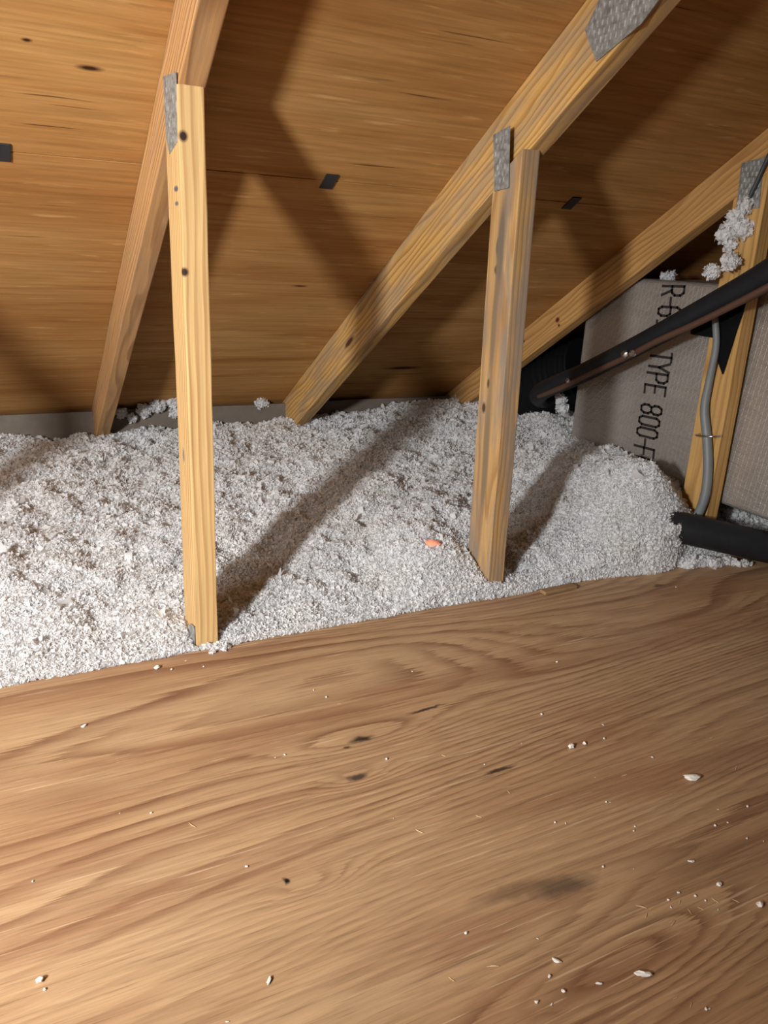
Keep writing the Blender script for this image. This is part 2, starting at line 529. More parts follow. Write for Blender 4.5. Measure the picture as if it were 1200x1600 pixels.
# ------------------------------------------------------------------ roof trusses
CHORD_TOP = -0.0185
def plate_mesh(name, poly, x, thick=0.0014, teeth=0.011):
    """pressed steel connector plate with rows of punched slots"""
    bm = bmesh.new()
    n = len(poly)
    va = [bm.verts.new((x, y, z)) for y, z in poly]
    vb = [bm.verts.new((x-thick, y, z)) for y, z in poly]
    bm.faces.new(va); bm.faces.new(vb[::-1])
    for i in range(n): bm.faces.new((va[i], vb[i], vb[(i+1) % n], va[(i+1) % n]))
    def inside(y, z):
        c = False
        for i in range(n):
            (y1, z1), (y2, z2) = poly[i], poly[(i+1) % n]
            if (z1 > z) != (z2 > z) and y < (y2-y1)*(z-z1)/(z2-z1)+y1: c = not c
        return c
    ys = [p[0] for p in poly]; zs = [p[1] for p in poly]
    z = min(zs)+teeth*0.6; row = 0
    while z < max(zs):
        y = min(ys)+teeth*(0.4 if row % 2 else 0.9)
        while y < max(ys):
            if all(inside(y+dy, z+dz) for dy in (-0.004, 0.004) for dz in (-0.006, 0.006)):
                q = [bm.verts.new((x-thick-0.0002-0.0008*k, y+dy, z+dz)) for k, dy, dz in ((0, -0.0012, -0.004), (1, 0.0012, -0.004), (1, 0.0012, 0.004), (0, -0.0012, 0.004))]
                bm.faces.new(q)
            y += teeth
        z += teeth; row += 1
    bmesh.ops.recalc_face_normals(bm, faces=bm.faces)
    me = bpy.data.meshes.new(name)
    bm.to_mesh(me); bm.free()
    return me

def truss(X, H, lean, Yp, label, mats, depth=0.082, top_lean_only=True):
    t = empty('roof_truss', (X, 0, -0.127))
    tag(t, label, 'roof truss', 'roof trusses standing along the attic edge')
    mr, mp = mats
    # rafter: underside z = H - SL*Y, top against the sheathing
    top = ROOF0 - 0.0006
    d = (top-H)*CA
    def cl(y): return Vector((X, y + SA*d/2, H - SL*y + CA*d/2))
    beam('rafter', cl(1.50), cl(RIDGE_Y+0.10), (1, 0, 0), 0.038, d, mr, t, 40, 0.0015)
    # post
    hz = H - SL*(Yp+depth) + 0.004
    a = Vector((X, Yp+depth/2, CHORD_TOP)); b = Vector((X+lean, Yp+depth/2, H - SL*Yp))
    p = beam('post', a, b, (1, 0, 0), 0.038, depth, mp, t, 16, 0.0014)
    # cut the post's head to the rafter's slope
    L = (b-a).length
    for v in p.data.vertices:
        if v.co.x > L-0.012:
            v.co.x -= (v.co.z+depth/2)*SL
    beam('bottom_chord', (X, -4.4, -0.073), (X, 1.50, -0.073), (1, 0, 0), 0.038, 0.108, mp, t, 0)
    return t

PALE, PALED = srgb(206, 172, 118), srgb(158, 114, 66)
ORNG, ORNGD = srgb(198, 154, 94), srgb(154, 104, 54)
KN = srgb(52, 36, 30)
post1_m = lumber('pine_wavy', (0.055, -0.10), PALE, PALED, 0.0085, 1.0, 0.0,
    spots=[((0.823, -0.013, -0.042), (0.007, 0.006, 0.01), KN), ((0.640, -0.018, -0.041), (0.006, 0.006, 0.01), KN),
           ((0.35, -0.02, 0.005), (0.012, 0.01, 0.006), srgb(120, 110, 100)), ((0.755, -0.02, -0.015), (0.004, 0.01, 0.012), srgb(80, 84, 90)), ((0.735, -0.02, -0.015), (0.003, 0.01, 0.010), srgb(90, 92, 96))], wander=1.2)
raft1_m = lumber('pine_stained', (0.03, 0.09), srgb(190, 146, 96), srgb(134, 92, 56), 0.010, 5.0, 0.15)
post2_m = lumber('pine_weathered', (-0.11, -0.02), srgb(184, 148, 98), srgb(146, 106, 64), 0.009, 9.0, 0.75,
    spots=[((0.66, -0.02, 0.01), (0.008, 0.01, 0.006), srgb(70, 58, 46)), ((0.70, -0.02, 0.01), (0.016, 0.01, 0.006), srgb(96, 86, 76)),
           ((0.40, -0.02, 0.02), (0.010, 0.01, 0.006), srgb(70, 56, 44)), ((0.45, -0.02, 0.01), (0.009, 0.01, 0.004), srgb(70, 56, 44)),
           ((0.70, -0.02, 0.002), (0.085, 0.012, 0.011), srgb(112, 98, 82)), ((0.56, -0.02, 0.006), (0.10, 0.012, 0.008), srgb(124, 104, 80)), ((0.30, -0.02, 0.002), (0.14, 0.012, 0.010), srgb(124, 106, 82))])
raft2_m = lumber('pine_bold', (-0.06, 0.07), srgb(206, 164, 98), srgb(144, 98, 48), 0.011, 12.0, 0.45,
    spots=[((0.95, -0.02, -0.01), (0.03, 0.01, 0.008), srgb(82, 50, 26))])
post3_m = lumber('pine_amber', (-0.09, 0.03), srgb(198, 156, 94), srgb(162, 118, 62), 0.009, 17.0, 0.1)
raft3_m = lumber('pine_orange', (-0.10, 0.08), ORNG, ORNGD, 0.010, 21.0, 0.05,
    spots=[((1.03, -0.02, -0.005), (0.009, 0.01, 0.007), srgb(90, 40, 24)), ((0.86, -0.02, 0.01), (0.006, 0.01, 0.004), srgb(90, 44, 24)), ((1.03, -0.02, -0.022), (0.005, 0.01, 0.004), srgb(90, 44, 24))])

t0 = truss(-0.66, 0.870, 0.0, 0.0, 'roof truss standing left of the truss with the wavy pale post, out of view, placed for its shadow', (raft3_m, post3_m))  # unseen truss past the left edge, placed for the shadow it casts
t1 = truss(0.0, 0.870, -0.0014, 0.0, 'roof truss with pale wavy-grained wooden post nearest the viewer', (raft1_m, post1_m))
t2 = truss(0.6008, 0.843, -0.0154, 0.0, 'roof truss with grey-weathered wooden post standing in the insulation beside the orange scrap', (raft2_m, post2_m))
t3 = truss(1.2328, 0.874, 0.0, 0.019, 'roof truss with amber post carrying the grey cable beside the foil duct', (raft3_m, post3_m))

def plate(t, poly, x):
    o = link('connector_plate', plate_mesh('connector_plate', poly, x), M_GALV)
    o['label'] = 'grey galvanised steel connector plate'
    recentre(o, t)
plate(t1, [(0.080, 0.890), (0.000, 0.884), (0.006, 0.797), (0.057, 0.785), (0.075, 0.809)], -0.0206)
plate(t1, [(0.004, -0.012), (0.004, 0.040), (0.030, 0.034), (0.050, 0.010), (0.050, -0.012)], -0.0202)
plate(t2, [(0.090, 0.872), (0.040, 0.882), (0.028, 0.781), (0.072, 0.777), (0.080, 0.827)], 0.5650)
plate(t2, [(-0.144, 1.040), (-0.265, 1.095), (-0.330, 1.060), (-0.237, 0.985), (-0.150, 0.952), (-0.115, 1.000)], 0.5812)
plate(t3, [(0.094, 0.881), (0.038, 0.889), (0.029, 0.789), (0.087, 0.784)], 1.2132)

# sheathing clips pushed onto the seam
for x, lab in ((-0.236, 'black plywood clip on the roof seam at the left edge of the picture'),
               (0.331, 'black plywood clip on the roof seam between the pale post and the weathered post'),
               (0.922, 'black plywood clip on the roof seam right of the weathered post')):
    bm = bmesh.new()
    for (a0, a1, b0, b1, c0, c1) in ((-0.013, 0.013, -0.021, 0.021, 0.0004, 0.003),):
        r = bmesh.ops.create_cube(bm, size=1)
        for v in r['verts']:
            v.co = Vector((a0 if v.co.x < 0 else a1, b0 if v.co.y < 0 else b1, c0 if v.co.z < 0 else c1))
    r = bmesh.ops.create_cube(bm, size=1)
    for v in r['verts']:
        v.co = Vector((v.co.x*0.022, v.co.y*0.0016, -0.005 + v.co.z*0.014))
    bmesh.ops.bevel(bm, geom=list(bm.edges), offset=0.0005, segments=1, affect='EDGES')
    me = bpy.data.meshes.new('plywood_clip')
    bm.to_mesh(me); bm.free()
    o = link('plywood_clip', me, M_BLACKCLIP)
    o.matrix_basis = frame((x, SEAM_Y, roof_z(SEAM_Y)), (1, 0, 0), (0, -CA, SA))
    tag(o, lab, 'clip', 'plywood clips along the roof seam')

# ------------------------------------------------------------------ insulation
CTRL = []
def c(x, y, z): CTRL.append((x, y, z))
for x in (-1.6, -1.2, -0.8, -0.5, -0.25, 0.0, 0.2, 0.38): c(x, -0.01, 0.004)
for x, z in ((-1.4, .06), (-1.0, .06), (-0.6, .06), (-0.3, .055), (0.0, .045), (0.2, .045), (0.4, .07)): c(x, 0.15, z)
for x, z in ((0.50, .030), (0.56, .036), (0.62, .024), (0.70, .018), (0.80, .02)): c(x, -0.01, z)
c(0.48, .06, .085); c(0.54, .07, .085); c(0.50, .18, .105); c(0.60, 0.22, .10); c(0.67, .06, .030); c(0.74, .08, .05)
for x, z in ((-1.4, .1), (-0.9, .1), (-0.4, .085), (0.0, .085), (0.3, .085), (0.55, .11), (0.8, .095), (1.0, .12)): c(x, 0.45, z)
for x, z in ((-1.4, .11), (-0.7, .105), (-0.2, .10), (0.2, .10), (0.5, .11), (0.8, .13), (1.05, .15), (1.3, .18)): c(x, 0.8, z)
for x, z in ((-1.5, .115), (-0.8, .112), (-0.28, .112), (0.0, .105), (0.35, .116), (0.65, .122), (0.9, .14), (1.2, .17), (1.5, .18), (1.9, .16)): c(x, 1.19, z)
# mound on the right
c(0.86, .03, .055); c(0.93, 0.0, .075); c(1.0, 0.0, .115); c(1.06, -0.005, .13); c(0.96, .10, .155); c(1.05, .06, .217); c(1.12, .18, .203); c(1.18, .35, .173)
c(1.24, .57, .15); c(0.90, .20, .11); c(1.0, .28, .16); c(1.4, .75, .185); c(1.6, .6, .15); c(1.24, .06, .06); c(1.3, .1, .070); c(1.5, .05, .06); c(1.4, .2, .085); c(1.9, .05, .04); c(1.9, .5, .08); c(1.17, .03, .10)
c(1.24, -0.01, .015); c(1.45, -0.01, .015); c(1.9, -0.01, .015); c(2.3, 0.3, .05); c(2.3, 1.0, .1)
CT = np.array(CTRL)
def _phi(r): return np.where(r > 0, r*r*np.log(np.maximum(r, 1e-9)), 0)
_d = np.linalg.norm(CT[:, None, :2]-CT[None, :, :2], axis=2)
_n = len(CT)
_A = np.zeros((_n+3, _n+3))
_A[:_n, :_n] = _phi(_d) + 1e-4*np.eye(_n)
_A[:_n, _n] = 1; _A[:_n, _n+1:] = CT[:, :2]
_A[_n, :_n] = 1; _A[_n+1:, :_n] = CT[:, :2].T
_w = np.linalg.solve(_A, np.concatenate([CT[:, 2], np.zeros(3)]))
def vnoise(x, y, f, seed):
    """smooth value noise on arrays"""
    g = np.random.default_rng(seed).random((256, 256))
    X, Y = x*f+500, y*f+500
    xi, yi = np.floor(X).astype(int), np.floor(Y).astype(int)
    tx, ty = X-xi, Y-yi
    tx = tx*tx*(3-2*tx); ty = ty*ty*(3-2*ty)
    a = g[xi % 256, yi % 256]; b = g[(xi+1) % 256, yi % 256]; c_ = g[xi % 256, (yi+1) % 256]; d = g[(xi+1) % 256, (yi+1) % 256]
    return (a*(1-tx)+b*tx)*(1-ty)+(c_*(1-tx)+d*tx)*ty - 0.5
def height(x, y):
    x = np.asarray(x, float); y = np.asarray(y, float)
    out = np.empty(x.shape).ravel()
    xf, yf = x.ravel(), y.ravel()
    for s in range(0, len(xf), 20000):
        xs, ys = xf[s:s+20000], yf[s:s+20000]
        r = np.hypot(xs[:, None]-CT[None, :, 0], ys[:, None]-CT[None, :, 1])
        out[s:s+20000] = _phi(r) @ _w[:_n] + _w[_n] + _w[_n+1]*xs + _w[_n+2]*ys
    z = out.reshape(x.shape)
    amp = np.clip((y+0.02)/0.12, 0.15, 1)
    z = z + amp*(0.020*vnoise(x, y, 14, 1) + 0.022*vnoise(x, y, 30, 2) + 0.007*vnoise(x, y, 70, 3))
    return np.clip(z, 0.001, 0.30)
def front(x):
    """front edge of the fill: at the plywood edge, spilling over it under the mound"""
    x = np.asarray(x, float)
    e = EDGE_Y + 0.002 + 0*x
    e = e - 0.030*np.exp(-((x-1.03)/0.07)**2) - 0.012*np.exp(-((x-0.93)/0.05)**2) - 0.010*np.exp(-((x-0.62)/0.09)**2)
    return e + 0.006*vnoise(x, 0*x, 26, 9)

def mesh_np(name, V, F):
    me = bpy.data.meshes.new(name)
    nf, k = F.shape
    me.vertices.add(len(V)); me.vertices.foreach_set('co', np.asarray(V, np.float32).ravel())
    me.loops.add(nf*k); me.loops.foreach_set('vertex_index', F.astype(np.int32).ravel())
    me.polygons.add(nf)
    me.polygons.foreach_set('loop_start', np.arange(0, nf*k, k, dtype=np.int32))
    me.polygons.foreach_set('loop_total', np.full(nf, k, dtype=np.int32))
    me.update(calc_edges=True)
    me.polygons.foreach_set('use_smooth', np.ones(nf, dtype=bool))
    return me

def flake_shapes(nv, rng):
    """crumpled tufts: a bent 4 x 3 patch each"""
    out = []
    for _ in range(nv):
        u, v = np.meshgrid(np.linspace(-1, 1, 4), np.linspace(-0.55, 0.55, 3), indexing='ij')
        k = rng.uniform(0.8, 2.2)                 # curl round the long way
        th = u*k*0.9
        u, z = np.sin(th)/k*1.3, (1-np.cos(th))/k*1.3 - 0.25
        z = z + rng.normal(0, 0.17, u.shape) + 0.5*rng.normal()*v
        u = u + rng.normal(0, 0.13, u.shape); v = v*rng.uniform(0.7, 1.3) + rng.normal(0, 0.16, v.shape)
        out.append(np.stack([u, v, z], -1).reshape(-1, 3))
    return np.array(out)
FQ = np.array([[i*3+j, (i+1)*3+j, (i+1)*3+j+1, i*3+j+1] for i in range(3) for j in range(2)])
def flakes(P, size, rng, tilt=0.9, shapes=None):
    """P: points, size: array; returns verts, quads"""
    sh = shapes if shapes is not None else flake_shapes(40, rng)
    n = len(P)
    S = sh[rng.integers(0, len(sh), n)]*size[:, None, None]
    az = rng.random(n)*2*np.pi; a = rng.normal(0, tilt, n); b = rng.normal(0, tilt, n)
    def rot(S, ang, i, j):
        c_, s_ = np.cos(ang)[:, None], np.sin(ang)[:, None]
        T = S.copy()
        T[:, :, i] = c_*S[:, :, i]-s_*S[:, :, j]; T[:, :, j] = s_*S[:, :, i]+c_*S[:, :, j]
        return T
    S = rot(rot(rot(S, a, 1, 2), b, 0, 2), az, 0, 1)
    V = (S + P[:, None, :]).reshape(-1, 3)
    F = (FQ[None] + 12*np.arange(n)[:, None, None]).reshape(-1, 4)
    return V, F

# members and boxes the fibre lies around, as (x0, x1, y0, y1)
HOLES = [(-0.022, 0.022, -0.004, 0.088), (0.575, 0.625, -0.004, 0.088), (1.211, 1.255, 0.012, 0.106), (-0.632, -0.588, -0.004, 0.088)]
def clear(P, pad=0.0):
    k = np.ones(len(P), bool)
    for x0, x1, y0, y1 in HOLES:
        k &= ~((P[:, 0] > x0-pad) & (P[:, 0] < x1+pad) & (P[:, 1] > y0-pad) & (P[:, 1] < y1+pad))
    return k

def build_insulation():
    # body: one closed skin following the heaps
    nx, ny = 520, 190
    xs = np.linspace(-1.6, 2.3, nx)
    V = np.zeros((nx, ny, 3))
    fy = front(xs)
    for j in range(ny):
        t = j/(ny-1)
        V[:, j, 0] = xs
        V[:, j, 1] = fy + (1.208-fy)*t**1.25
    V[:, :, 2] = height(V[:, :, 0], V[:, :, 1]) - 0.0035
    V[:, 0, 2] = np.minimum(V[:, 0, 2], 0.002)
    idx = np.arange(nx*ny).reshape(nx, ny)
    F = np.stack([idx[:-1, :-1], idx[1:, :-1], idx[1:, 1:], idx[:-1, 1:]], -1).reshape(-1, 4)
    Vb = V[:, [0, -1], :].copy(); Vb[:, :, 2] = -0.10
    Vb[:, 0, 1] = np.maximum(Vb[:, 0, 1], EDGE_Y+0.002)
    ib = nx*ny + np.arange(nx*2).reshape(nx, 2)
    F2 = np.stack([ib[:-1, 0], ib[1:, 0], idx[1:, 0], idx[:-1, 0]], -1)
    F3 = np.stack([idx[:-1, -1], idx[1:, -1], ib[1:, 1], ib[:-1, 1]], -1)
    allV = [V.reshape(-1, 3), Vb.reshape(-1, 3)]
    allF = [F, F2, F3]
    base = nx*ny + nx*2
    rng = np.random.default_rng(5)
    sh = flake_shapes(60, rng)
    def scatter(n, x0, x1, y0, y1, s0, s1, lift):
        nonlocal base
        x = rng.uniform(x0, x1, n); t = rng.random(n)
        f = front(x)
        y = np.maximum(f, y0) + (y1-np.maximum(f, y0))*t
        z = height(x, y)
        s = rng.uniform(s0, s1, n)*np.clip(rng.lognormal(0, 0.25, n), 0.6, 1.6)
        P = np.stack([x, y, z - 0.004 + rng.uniform(0, lift, n)], -1)
        # keep tufts at the plywood edge low
        near = (y-f) < 0.015
        P[near, 2] = np.minimum(P[near, 2], 0.004 + (y-f)[near]*2.5 + height(x[near], y[near]-0*y[near])*0.9)
        k = clear(P, 0.004)
        V_, F_ = flakes(P[k], s[k], rng, 0.45, sh)
        allV.append(V_); allF.append(F_ + base); base += len(V_)
    scatter(170000, -0.42, 1.16, -0.1, 0.42, 0.0020, 0.0041, 0.006)
    scatter(85000, -0.38, 1.40, 0.42, 0.85, 0.0027, 0.0052, 0.008)
    scatter(48000, -0.36, 1.65, 0.85, 1.198, 0.0035, 0.0064, 0.010)
    scatter(9000, 1.14, 1.70, -0.1, 0.45, 0.0045, 0.008, 0.008)
    scatter(6000, -1.4, -0.45, -0.1, 1.2, 0.008, 0.013, 0.010)
    # the face of the mound where it stands over the plywood
    n = 22000
    x = rng.uniform(-0.4, 1.50, n); f = front(x)
    top = height(x, f+0.012)
    P = np.stack([x, f + rng.uniform(-0.003, 0.004, n), rng.random(n)*np.maximum(top, 0.006)], -1)
    P = P[clear(P, 0.004)]
    V_, F_ = flakes(P, rng.uniform(0.0026, 0.0050, len(P)), rng, 1.2, sh)
    V_[:, 2] = np.maximum(V_[:, 2], 0.0008)
    allV.append(V_); allF.append(F_ + base); base += len(V_)
    # larger ragged tufts that break the skyline
    scatter(900, -0.45, 1.40, 0.05, 1.19, 0.007, 0.012, 0.010)
    V = np.concatenate(allV); F = np.concatenate(allF)
    o = link('insulation', mesh_np('insulation', V, F), M_FLUFF)
    tag(o, 'white blown fluffy insulation heaped between the trusses behind the plywood edge', 'insulation', kind='stuff')
build_insulation()

def clump(name, pts, n, s0, s1, seed, label, cat, group=None, kind=None, core=True, fall=None):
    """ragged tuft of fibre around centres (x, y, z, r)"""
    rng = np.random.default_rng(seed)
    Vs, Fs, base = [], [], 0
    tot = sum(p[3]**2 for p in pts)
    for (x, y, z, r) in pts:
        if core:
            bm = bmesh.new()
            bmesh.ops.create_icosphere(bm, subdivisions=2, radius=r*0.8)
            bmesh.ops.triangulate(bm, faces=bm.faces)
            cv = np.array([v.co[:] for v in bm.verts]); cf = np.array([[v.index for v in f.verts]+[f.verts[2].index] for f in bm.faces])
            bm.free()
            q = np.array([[f[0], f[1], f[2]] for f in cf])
            cv = cv*(1+rng.normal(0, 0.12, (len(cv), 1))) + (x, y, z)
            # triangles stored as fans of three for a uniform quad list: split each into three quads
            a, b, c_ = cv[q[:, 0]], cv[q[:, 1]], cv[q[:, 2]]
            mab, mbc, mca, ctr = (a+b)/2, (b+c_)/2, (c_+a)/2, (a+b+c_)/3
            vv = np.stack([a, mab, ctr, mca, b, mbc, ctr, mab, c_, mca, ctr, mbc], 1).reshape(-1, 3)
            ff = np.arange(len(vv)).reshape(-1, 4)
            Vs.append(vv); Fs.append(ff+base); base += len(vv)
        k = max(3, int(n*r*r/tot))
        d = rng.normal(0, 1, (k, 3)); d /= np.linalg.norm(d, axis=1)[:, None]
        P = np.array((x, y, z)) + d*r*rng.uniform(0.75, 1.12, (k, 1))
        V_, F_ = flakes(P, rng.uniform(s0, s1, k), rng, 1.2)
        Vs.append(V_); Fs.append(F_+base); base += len(V_)
    V = np.concatenate(Vs)
    if fall is not None: V[:, 2] = np.maximum(V[:, 2], fall)
    o = link(name, mesh_np(name, V, np.concatenate(Fs)), M_FLUFF)
    recentre(o)
    tag(o, label, cat, group, kind)
    return o

# trail of fibre in front of the black pipe
rngt = random.Random(3)
trail = []
for i in range(26):
    t = i/25
    r = 0.019*(1-0.62*t)*rngt.uniform(0.6, 1.1)
    trail.append((1.105+0.165*t+rngt.uniform(-.008, .008), -0.024-0.050*t+rngt.uniform(-.008, .008), r*0.5, r))
clump('insulation_trail', trail, 900, 0.003, 0.006, 21, 'thin trail of grey-white insulation spilled on plywood along the black pipe', 'insulation', None, 'stuff', True, 0.0005)
clump('insulation_clump', [(1.203, .075, .765, .020), (1.200, .092, .735, .020), (1.203, .055, .792, .016), (1.202, .078, .712, .013), (1.203, .050, .745, .018)], 420, 0.004, 0.008, 22,
      'ragged white insulation tuft stuck on the amber post below its steel plate', 'insulation clump')
clump('insulation_clump', [(1.175, .045, .678, .018)], 130, 0.003, 0.006, 23, 'right one of two small insulation puffs lying on the black pipe bundle', 'insulation clump')
clump('insulation_clump', [(1.175, .092, .655, .016)], 120, 0.003, 0.006, 24, 'left one of two small insulation puffs lying on the black pipe bundle', 'insulation clump')
clump('insulation_clump', [(1.33, .36, .637, .012), (1.335, .385, .635, .009)], 90, 0.004, 0.008, 25,
      'dim grey insulation tuft lying on top of the foil duct above its lettering', 'insulation clump')
clump('insulation_clump', [(0.125, 1.20, .176, .018), (0.165, 1.20, .190, .020), (0.21, 1.20, .200, .018), (0.25, 1.195, .190, .022), (0.06, 1.205, .170, .013), (0.09, 1.20, .155, .012), (0.215, 1.19, .165, .014), (0.27, 1.19, .165, .018), (0.0, 1.21, .168, .010)], 700, 0.004, 0.009, 26,
      'ragged white insulation tufts clinging over the grey eave board beside the pale post', 'insulation clump')
clump('insulation_clump', [(0.50, 1.215, .186, .014), (0.49, 1.212, .176, .012), (0.515, 1.215, .177, .010)], 130, 0.004, 0.007, 27,
      'small white insulation tuft perched alone on top of the grey eave board', 'insulation clump')
clump('insulation_clump', [(1.30, .70, .255, .016), (1.31, .70, .225, .018), (1.295, .71, .275, .012)], 200, 0.004, 0.008, 28,
      'white insulation tuft hanging beside the far end of the foil duct', 'insulation clump')
clump('insulation_clump', [(0.012, -0.020, .004, .006), (0.022, -0.022, .004, .006), (0.003, -0.026, .003, .005), (0.030, -0.018, .003, .005)], 120, 0.002, 0.0045, 29,
      'small white insulation tuft lying on the plywood at the foot of the pale post', 'insulation clump', fall=0.0004)

# ------------------------------------------------------------------ foil-faced duct
DX = 1.270
duct = empty('air_duct', (1.50, -0.2, 0.10))
tag(duct, 'large foil-wrapped box duct printed with black lettering behind the amber post', 'duct')
bm = bmesh.new()
bmesh.ops.create_cube(bm, size=1)
for v in bm.verts:
    v.co = Vector((DX if v.co.x < 0 else 1.74, -1.6 if v.co.y < 0 else 0.605, 0.118 if v.co.z < 0 else 0.628))
bmesh.ops.bevel(bm, geom=list(bm.edges), offset=0.014, segments=4, profile=0.5, affect='EDGES')
me = bpy.data.meshes.new('foil_wrap'); bm.to_mesh(me); bm.free()
for f in me.polygons: f.use_smooth = False
recentre(link('foil_wrap', me, M_FOIL), duct)
recentre(link('support_rail', box_mesh('support_rail', 1.30, 1.70, 0.16, 0.5, -0.02, 0.119, 0.002), M_TAPE), duct)

GLY = {  # strokes on a cell 1 wide, 1 tall
 'R': [[(0, 0), (0, 1), (.7, 1), (1, .85), (1, .6), (.7, .46), (0, .46)], [(.45, .46), (1, 0)]],
 '-': [[(.1, .48), (.9, .48)]],
 '6': [[(.95, .85), (.75, 1), (.25, 1), (0, .85), (0, .15), (.25, 0), (.75, 0), (1, .15), (1, .42), (.75, .56), (0, .56)]],
 '.': [[(.35, .02), (.6, .02)]],
 '0': [[(.25, 0), (0, .15), (0, .85), (.25, 1), (.75, 1), (1, .85), (1, .15), (.75, 0), (.25, 0)]],
 'T': [[(0, 1), (1, 1)], [(.5, 1), (.5, 0)]],
 'Y': [[(0, 1), (.5, .5), (1, 1)], [(.5, .5), (.5, 0)]],
 'P': [[(0, 0), (0, 1), (.7, 1), (1, .85), (1, .6), (.7, .46), (0, .46)]],
 'E': [[(1, 1), (0, 1), (0, 0), (1, 0)], [(0, .5), (.8, .5)]],
 '8': [[(.25, .5), (0, .65), (0, .85), (.25, 1), (.75, 1), (1, .85), (1, .65), (.75, .5), (.25, .5), (0, .36), (0, .15), (.25, 0), (.75, 0), (1, .15), (1, .36), (.75, .5)]],
 'F': [[(1, 1), (0, 1), (0, 0)], [(0, .5), (.8, .5)]],
 'K': [[(0, 0), (0, 1)], [(1, 1), (0, .45)], [(.35, .6), (1, 0)]],
}
def lettering():
    bm = bmesh.new()
    cap, wid, sw = 0.072, 0.022, 0.0066
    run = [('R', .608), ('-', .582), ('6', .557), ('.', .530), ('0', .505), ('T', .443), ('Y', .416), ('P', .388), ('E', .356), ('8', .304), ('0', .272), ('0', .241), ('-', .214), ('F', .189), ('K', .160)]
    x = DX - 0.0008
    for ch, zc in run:
        yc = 0.286 + (0.608-zc)*0.035
        zc = zc - 0.004
        def P(p):
            a = (p[0]-0.5)*wid; b = (p[1]-0.5)*cap
            return Vector((x, yc - b - 0.06*a, zc - a + 0.04*b))
        for st in GLY[ch]:
            for i in range(len(st)-1):
                p, q = P(st[i]), P(st[i+1])
                t = (q-p).normalized(); n = Vector((0, -t.z, t.y))*sw/2
                p, q = p - t*sw*0.35, q + t*sw*0.35
                f = [bm.verts.new(v) for v in (p+n, q+n, q-n, p-n)]
                g = [bm.verts.new(v.co + Vector((0.0012, 0, 0))) for v in f]
                bm.faces.new(f); bm.faces.new(g[::-1])
                for k in range(4): bm.faces.new((f[k], g[k], g[(k+1) % 4], f[(k+1) % 4]))
    bmesh.ops.recalc_face_normals(bm, faces=bm.faces)
    me = bpy.data.meshes.new('lettering'); bm.to_mesh(me); bm.free()
    o = recentre(link('lettering', me, M_INK), duct)
    o['label'] = 'black printed capital lettering running down the foil'
lettering()

# black ribbed tube added to darken the bay beyond the box duct
o = link('dark_gap_tube', tube_mesh('dark_gap_tube', [(1.38, 0.69, 0.345), (1.365, 0.76, 0.315), (1.345, 0.83, 0.275), (1.32, 0.92, 0.20), (1.30, 0.98, 0.12)], 0.100, 24, 10, 1.0, 0.035, 0.022), M_TAPE)
recentre(o)
tag(o, 'black ribbed tube added to darken the gap beyond the far end of the foil duct', 'duct')

# ------------------------------------------------------------------ pipes and cables
BX = 1.150
root = empty('pipe_bundle', (BX, 0.2, 0.45))
tag(root, 'black insulated pipe slanting up across the foil duct and amber post', 'pipe')
bpts = [(1.10, -0.42, 0.86), (1.14, -0.20, 0.735), (BX, -0.075, 0.655), (BX, 0.055, 0.583), (BX, 0.245, 0.480), (BX+0.01, 0.455, 0.375), (1.19, 0.64, 0.300), (1.26, 0.76, 0.25), (1.36, 0.80, 0.22)]
recentre(link('foam_sleeve', tube_mesh('foam_sleeve', bpts, [.033, .032, .031, .027, .025, .026, .027, .028, .026], 20, 10), M_FOAM), root)
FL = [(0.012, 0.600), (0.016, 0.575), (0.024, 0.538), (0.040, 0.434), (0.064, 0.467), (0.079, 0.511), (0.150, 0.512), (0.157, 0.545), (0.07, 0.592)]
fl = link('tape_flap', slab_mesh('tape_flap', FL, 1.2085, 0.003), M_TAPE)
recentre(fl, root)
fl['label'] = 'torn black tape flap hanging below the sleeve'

root = empty('brown_cable', (1.16, 0.2, 0.42))
tag(root, 'thin brown cable running along the underside of the slanting black pipe', 'cable')
bc = [(1.09, -0.42, 0.810), (1.125, -0.20, 0.69), (1.12, -0.075, 0.617), (1.12, 0.055, 0.548), (1.125, 0.17, 0.495), (1.128, 0.26, 0.448), (1.132, 0.40, 0.38), (1.145, 0.52, 0.325), (1.18, 0.66, 0.275)]
recentre(link('jacket', tube_mesh('jacket', bc, 0.0075, 12, 8), M_BROWN), root)
for (x, y, z, r) in ((1.122, 0.262, 0.452, 0.0125), (1.121, 0.235, 0.458, 0.011), (1.135, 0.475, 0.352, 0.010)):
    bm = bmesh.new()
    bmesh.ops.create_icosphere(bm, subdivisions=2, radius=r)
    for v in bm.verts:
        v.co = Vector((v.co.x*0.6, v.co.y*0.9, v.co.z*0.75))*(1+0.35*mnoise.noise(v.co*180+Vector((y*90, 0, 0)))) + Vector((x-0.006, y, z))
    me = bpy.data.meshes.new('foil_tie'); bm.to_mesh(me); bm.free()
    tie = recentre(link('foil_tie', me, M_SHINY), root)
    tie['label'] = 'crumpled bright metal tie'

